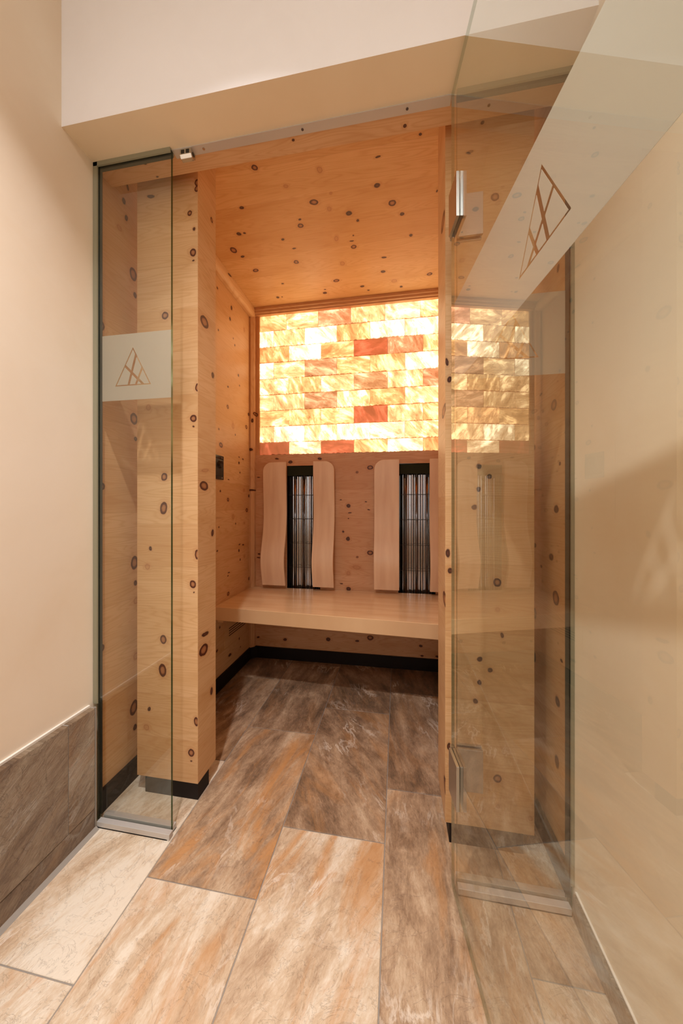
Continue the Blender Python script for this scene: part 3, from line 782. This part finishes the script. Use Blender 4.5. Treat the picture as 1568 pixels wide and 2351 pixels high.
def backrest(xa, xb, rounded, label):
    """bent maple board; rounded = 'L' or 'R' top corner"""
    bm = bmesh.new()
    z0, z1, r = 0.518, 1.346, 0.062
    n = 46
    th = 0.018
    cxm = (xa + xb) / 2
    def prof(z):
        # forward bulge at lumbar height, slight hollow above it
        t = (z - z0) / (z1 - z0)
        return -0.042 * math.exp(-((t - 0.20) / 0.17) ** 2) + 0.014 * math.exp(-((t - 0.60) / 0.20) ** 2)
    nx = 8
    grid = []
    for i in range(n + 1):
        z = z0 + (z1 - z0) * (1 - (1 - i / n) ** 1.6)
        a, b = xa, xb
        dz = z - (z1 - r)
        if dz > 0:
            q = r - math.sqrt(max(r * r - dz * dz, 0))
            if rounded == 'L': a = xa + q
            else: b = xb - q
        grid.append([(a + (b - a) * j / nx, prof(z), z) for j in range(nx + 1)])
    Fv = [[bm.verts.new((x - cxm, y, z - z0)) for x, y, z in row] for row in grid]
    Kv = [[bm.verts.new((x - cxm, y + th, z - z0)) for x, y, z in row] for row in grid]
    for i in range(n):
        for j in range(nx):
            bm.faces.new((Fv[i][j], Fv[i][j + 1], Fv[i + 1][j + 1], Fv[i + 1][j]))
            bm.faces.new((Kv[i][j], Kv[i + 1][j], Kv[i + 1][j + 1], Kv[i][j + 1]))
        bm.faces.new((Fv[i][0], Fv[i + 1][0], Kv[i + 1][0], Kv[i][0]))
        bm.faces.new((Fv[i][nx], Kv[i][nx], Kv[i + 1][nx], Fv[i + 1][nx]))
    for j in range(nx):
        bm.faces.new((Fv[0][j], Kv[0][j], Kv[0][j + 1], Fv[0][j + 1]))
        bm.faces.new((Fv[n][j], Fv[n][j + 1], Kv[n][j + 1], Kv[n][j]))
    e_ = empty('backrest', (cxm, 2.118, z0))
    tag(e_, label, 'backrest', 'backrest boards beside the heaters')
    o = obj('backrest_board', bm, M_rest, e_, smooth=True, bevel=0.003)
    o.data.set_sharp_from_angle(angle=math.radians(35))
    for zz in (0.12, 0.66):
        obj('spacer_block', B((-0.03, 0.03, 0.012, YB - 2.118, zz, zz + 0.06)), M_rest, e_)
    return e_


backrest(-0.900, -0.738, 'L', 'leftmost pale wavy backrest board, nearest the corner post')
backrest(-0.549, -0.408, 'R', 'pale wavy backrest board just right of the left heater')
backrest(-0.146, 0.012, 'L', 'pale wavy backrest board just left of the right heater')
backrest(0.200, 0.350, 'R', 'pale wavy backrest board partly hidden behind the right pillar')

# ---------------------------------------------------------------- pillars
def pillar(x0, x1, y0, y1, mats, label, plinth):
    zb = 0.060
    e_ = empty('wooden_pillar', ((x0 + x1) / 2, (y0 + y1) / 2, 0))
    tag(e_, label, 'pillar')
    bm = bmesh.new()
    fs = box(bm, x0, x1, y0, y1, zb, ZC)
    for f in fs:
        n = f.normal if f.normal.length else None
        c = f.calc_center_median()
        if abs(c.x - x0) < 1e-4 or abs(c.x - x1) < 1e-4:
            f.material_index = 1
    o = obj('shaft', bm, mats, e_, bevel=0.0008, seg=1)
    o.matrix_parent_inverse = Matrix.Translation(e_.location).inverted()
    p = obj('plinth', B((*plinth, 0.0, zb)), M_black, e_)
    p.matrix_parent_inverse = Matrix.Translation(e_.location).inverted()
    return e_


pillar(-0.945, -0.700, YP, 1.190, [M_plf, M_pls], 'square knotty pine pillar behind the left glass panel', (-0.914, -0.702, YP + 0.004, 1.145))
pillar(0.148, 0.406, YP, 1.250, [M_prf, M_prs], 'square knotty pine pillar behind the right glass panel and open door', (0.160, 0.375, YP + 0.0, 1.20))

# ---------------------------------------------------------------- glass front
LOGO_W, LOGO_H = 0.134, 0.126


def clip(poly, a, b, c):
    """keep a*x+b*y+c >= 0"""
    out = []
    for i in range(len(poly)):
        p, q = poly[i], poly[(i + 1) % len(poly)]
        dp, dq = a * p[0] + b * p[1] + c, a * q[0] + b * q[1] + c
        if dp >= 0: out.append(p)
        if (dp >= 0) != (dq >= 0):
            t = dp / (dp - dq)
            out.append((p[0] + (q[0] - p[0]) * t, p[1] + (q[1] - p[1]) * t))
    return out


def line(p, q):
    a, b = -(q[1] - p[1]), (q[0] - p[0])
    L = math.hypot(a, b)
    a, b = a / L, b / L
    return a, b, -(a * p[0] + b * p[1])


def logo_cells():
    W, H = LOGO_W, LOGO_H
    A0, A1, A2 = (-W / 2, 0), (W / 2, 0), (0, H)
    tri = [A0, A1, A2]
    inner = tri
    ins = 0.0038
    for p, q in ((A0, A1), (A1, A2), (A2, A0)):
        a, b, c = line(p, q)
        inner = clip(inner, a, b, c - ins)
    U = lambda u, v: ((u - 0.5) * W, v * H)
    strokes = [(U(.592, .82), U(.375, 0), .0040), (U(.265, .54), U(.80, 0), .0040), (U(.765, .46), U(.575, 0), .0036)]
    cells = [inner]
    for p, q, hw in strokes:
        a, b, c = line(p, q)
        nc = []
        for cell in cells:
            for sgn in (1, -1):
                r_ = clip(cell, sgn * a, sgn * b, sgn * c - hw)
                if len(r_) >= 3:
                    nc.append(r_)
        cells = nc
    return tri, cells


def frosted_band(x0, x1, zb, zt, cx, zl, mirror=1):
    """film in the local xz plane with the emblem left clear"""
    tri, cells = logo_cells()
    tri = [(cx + mirror * p[0], zl + p[1]) for p in tri]
    cells = [[(cx + mirror * p[0], zl + p[1]) for p in c] for c in cells]
    bm = bmesh.new()
    t = 0.0006
    def poly_fill(outer, hole=None):
        pts = list(outer) + (list(hole) if hole else [])
        n0 = len(outer)
        edges = [(i, (i + 1) % n0) for i in range(n0)]
        if hole:
            edges += [(n0 + i, n0 + (i + 1) % len(hole)) for i in range(len(hole))]
        v, e, f, *_ = delaunay_2d_cdt([Vector(p) for p in pts], edges, [], 0, 1e-7)
        hc = None
        vs0 = [bm.verts.new((p.x, 0, p.y)) for p in v]
        vs1 = [bm.verts.new((p.x, t, p.y)) for p in v]
        def inside(poly, x, y):
            r = False
            for i in range(len(poly)):
                (xa, ya), (xb, yb) = poly[i], poly[(i + 1) % len(poly)]
                if (ya > y) != (yb > y) and x < (xb - xa) * (y - ya) / (yb - ya) + xa:
                    r = not r
            return r
        cnt = {}
        for fc in f:
            gx = sum(v[i].x for i in fc) / len(fc); gy = sum(v[i].y for i in fc) / len(fc)
            if not inside(outer, gx, gy): continue
            if hole and inside(hole, gx, gy): continue
            bm.faces.new([vs0[i] for i in fc])
            bm.faces.new([vs1[i] for i in reversed(fc)])
            for i in range(len(fc)):
                ed = (fc[i], fc[(i + 1) % len(fc)])
                key = tuple(sorted(ed))
                cnt[key] = cnt.get(key, 0) + 1
        for (a, b), c in cnt.items():
            if c == 1:
                bm.faces.new((vs0[a], vs0[b], vs1[b], vs1[a]))
    poly_fill([(x0, zb), (x1, zb), (x1, zt), (x0, zt)], tri)
    for c in cells:
        poly_fill(c)
    bmesh.ops.delete(bm, geom=[v for v in bm.verts if not v.link_faces], context='VERTS')
    return bm


def pane_bm(x0, x1, z0, z1, t=0.008):
    bm = bmesh.new()
    fs = box(bm, x0, x1, -t / 2, t / 2, z0, z1)
    for f in fs:
        c = f.calc_center_median()
        if abs(c.y) < 1e-5:
            f.material_index = 1
    return bm


ZB0, ZB1, ZL = 1.400, 1.618, 1.447
# left fixed panel
gl = empty('glass_panel', (-0.845, YG, 0))
tag(gl, 'narrow fixed clear glass panel with a frosted emblem band at the left wall', 'glass panel', 'fixed glass panels')
ox = -0.845
obj('pane', pane_bm(-0.981 - ox, -0.711 - ox, 0.006, ZH - 0.004), [M_glass, M_gedge], gl)
fb = obj('frosted_band', frosted_band(-0.981 - ox, -0.7115 - ox, ZB0, ZB1, -0.857 - ox, ZL), M_frost, gl)
fb.location.y = 0.0045
obj('floor_channel', B((-0.968 - ox, -0.704 - ox, -0.022, -0.0045, 0.0, 0.020), (-0.968 - ox, -0.711 - ox, 0.0045, 0.022, 0.0, 0.020), (-0.968 - ox, -0.711 - ox, -0.022, 0.022, 0.0, 0.005)), M_alu_w, gl, bevel=0.001)
obj('wall_channel', B((-0.994 - ox, -0.979 - ox, -0.010, -0.005, 0.396, ZH - 0.001), (-0.994 - ox, -0.981 - ox, 0.005, 0.010, 0.0, ZH - 0.001)), M_sealg, gl)
obj('head_channel', B((-0.994 - ox, -0.711 - ox, -0.010, -0.005, ZH - 0.014, ZH), (-0.994 - ox, -0.711 - ox, 0.005, 0.010, ZH - 0.014, ZH)), M_sealg, gl)
obj('seal', B((-0.990 - ox, -0.973 - ox, 0.0042, 0.0055, 0.02, ZH - 0.004), (-0.990 - ox, -0.711 - ox, 0.0042, 0.0055, ZH - 0.022, ZH - 0.004)), M_seal, gl)
# right fixed panel
gr = empty('glass_panel', (0.305, YG, 0))
tag(gr, 'fixed clear glass panel with frosted emblem band, behind the open door at the right wall', 'glass panel', 'fixed glass panels')
ox = 0.305
obj('pane', pane_bm(0.162 - ox, 0.446 - ox, 0.006, ZH - 0.004), [M_glass, M_gedge], gr)
fb = obj('frosted_band', frosted_band(0.1625 - ox, 0.446 - ox, ZB0, ZB1, 0.305 - ox, ZL), M_frost, gr)
fb.location.y = 0.0045
obj('floor_channel', B((0.162 - ox, 0.440 - ox, -0.022, -0.0045, 0.0, 0.020), (0.162 - ox, 0.440 - ox, 0.0045, 0.022, 0.0, 0.020), (0.162 - ox, 0.440 - ox, -0.022, 0.022, 0.0, 0.005)), M_alu_w, gr, bevel=0.001)
obj('wall_channel', B((0.444 - ox, 0.452 - ox, -0.010, -0.005, 0.066, ZH - 0.001), (0.444 - ox, 0.452 - ox, 0.005, 0.010, 0.0, ZH - 0.001)), M_sealg, gr)
obj('head_channel', B((0.162 - ox, 0.452 - ox, -0.010, -0.005, ZH - 0.014, ZH), (0.162 - ox, 0.452 - ox, 0.005, 0.010, ZH - 0.014, ZH)), M_sealg, gr)
obj('seal', B((0.436 - ox, 0.450 - ox, 0.0042, 0.0055, 0.02, ZH - 0.004), (0.162 - ox, 0.450 - ox, 0.0042, 0.0055, ZH - 0.022, ZH - 0.004)), M_seal, gr)

# glass door, swung open towards the corridor (local +x = from hinge to free edge)
DA = math.radians(7.5)
dr = empty('door_1', (0.150, YG - 0.003, 0), math.atan2(-math.cos(DA), math.sin(DA)))
tag(dr, 'clear glass door standing open on the right with a frosted emblem band', 'door', kind='structure')
DW = 0.855
obj('pane', pane_bm(0.004, DW, 0.012, ZH - 0.010), [M_glass, M_gedge_door], dr)
fb = obj('frosted_band', frosted_band(0.0045, DW - 0.0005, 1.382, 1.606, 0.4225, 1.429, mirror=-1), M_frost, dr)
fb.location.y = 0.0045
for zc_, nm in ((1.841, 'hinge'), (0.333, 'hinge')):
    h = empty(nm, (0, 0, zc_))
    h.parent = dr
    hz = 0.057
    for ya in (-0.0125, 0.0051):
        obj('door_plate', B((0.008, 0.076, ya, ya + 0.008, -hz, hz)), M_steel, h, bevel=0.0008)
    bm = bmesh.new()
    cyl(bm, (0.0, 0.0, -hz), (0.0, 0.0, hz), 0.0068, 20)
    obj('knuckle', bm, M_steel, h)
    # the leaf fixed to the side panel lies along world x; undo the door's turn
    for ya in (-0.0095, 0.0081):
        lf = obj('panel_plate', B((0.012, 0.078, ya, ya + 0.008, -hz, hz)), M_steel, h, bevel=0.0008)
        lf.rotation_euler.z = -math.atan2(-math.cos(DA), math.sin(DA))

# metal strip in the head of the opening, with the door catch
hs = obj('header_strip', B((-0.859, 0.0, 0.0, 0.026, -0.003, 0.0)), M_alu_w)
hs.location = (0.148, YG - 0.001, ZH)
tag(hs, 'slim satin metal strip under the lintel above the door opening', 'metal strip')
for x in (-0.755, -0.43, -0.12):
    bm = bmesh.new()
    cyl(bm, (x, 0.012, -0.0045), (x, 0.012, -0.003), 0.004, 10)
    obj('screw', bm, M_chrome, hs)
mc = empty('door_catch', (-0.664, YG + 0.012, ZH - 0.003))
tag(mc, 'small chrome magnetic door catch hanging from the strip above the opening', 'door catch')
bm = bmesh.new()
prism(bm, [(-0.012, 0), (0.013, 0), (0.013, -0.016), (0.006, -0.026), (-0.006, -0.026), (-0.012, -0.018)], 'x', -0.020, 0.020)
obj('body', bm, M_chrome, mc, bevel=0.0012)
obj('slot_patch', B((-0.015, -0.004, -0.0128, -0.0115, -0.015, -0.004)), M_blackp, mc)  # dark squares stand in for the shade inside the catch's two slots
obj('slot_patch', B((0.002, 0.013, -0.0128, -0.0115, -0.015, -0.004)), M_blackp, mc)
bm = bmesh.new()
cyl(bm, (0.019, 0.0, -0.012), (0.0208, 0.0, -0.012), 0.0062, 16)
obj('hole_disc', bm, M_seal, mc)  # dark disc stands in for the shaded round hole in the end

# ---------------------------------------------------------------- left wall fittings
mb = tag(obj('mounting_board', B((XL, XL + 0.004, 1.60, 1.796, 0.985, 1.385)), M_left), 'plain pine cover board on the left cabin wall, under the black control unit', 'board')
cu = empty('control_unit', (XL + 0.004, 1.72, 1.27))
tag(cu, 'black control unit with a dark knob on the left cabin wall', 'control unit')
obj('faceplate', B((0, 0.006, -0.06, 0.057, -0.068, 0.068)), M_blackp, cu, bevel=0.001)
obj('bezel', B((0.006, 0.009, -0.055, 0.050, -0.050, 0.045)), M_wire, cu, bevel=0.001)
bm = bmesh.new()
cyl(bm, (0.009, 0.010, 0.018), (0.020, 0.010, 0.018), 0.024, 24, r1=0.019)
obj('knob', bm, M_blackp, cu, smooth=False)
for zz in (-0.058, 0.057):
    bm = bmesh.new()
    cyl(bm, (0.006, 0.036, zz), (0.0075, 0.036, zz), 0.004, 10)
    obj('screw', bm, M_chrome, cu)

vg = empty('vent_grille', (XL, 1.95, 0.29))
tag(vg, 'small slotted wooden vent low on the left cabin wall under the bench', 'vent')
g0 = obj('plate', B((0, 0.003, -0.15, 0.12, -0.085, 0.10)), M_pine, vg, bevel=0.001)
for i in range(4):
    obj('slot', B((0.0028, 0.0036, -0.100, 0.115, 0.022 - 0.0145 * i - 0.0045, 0.022 - 0.0145 * i)), M_hole, vg)
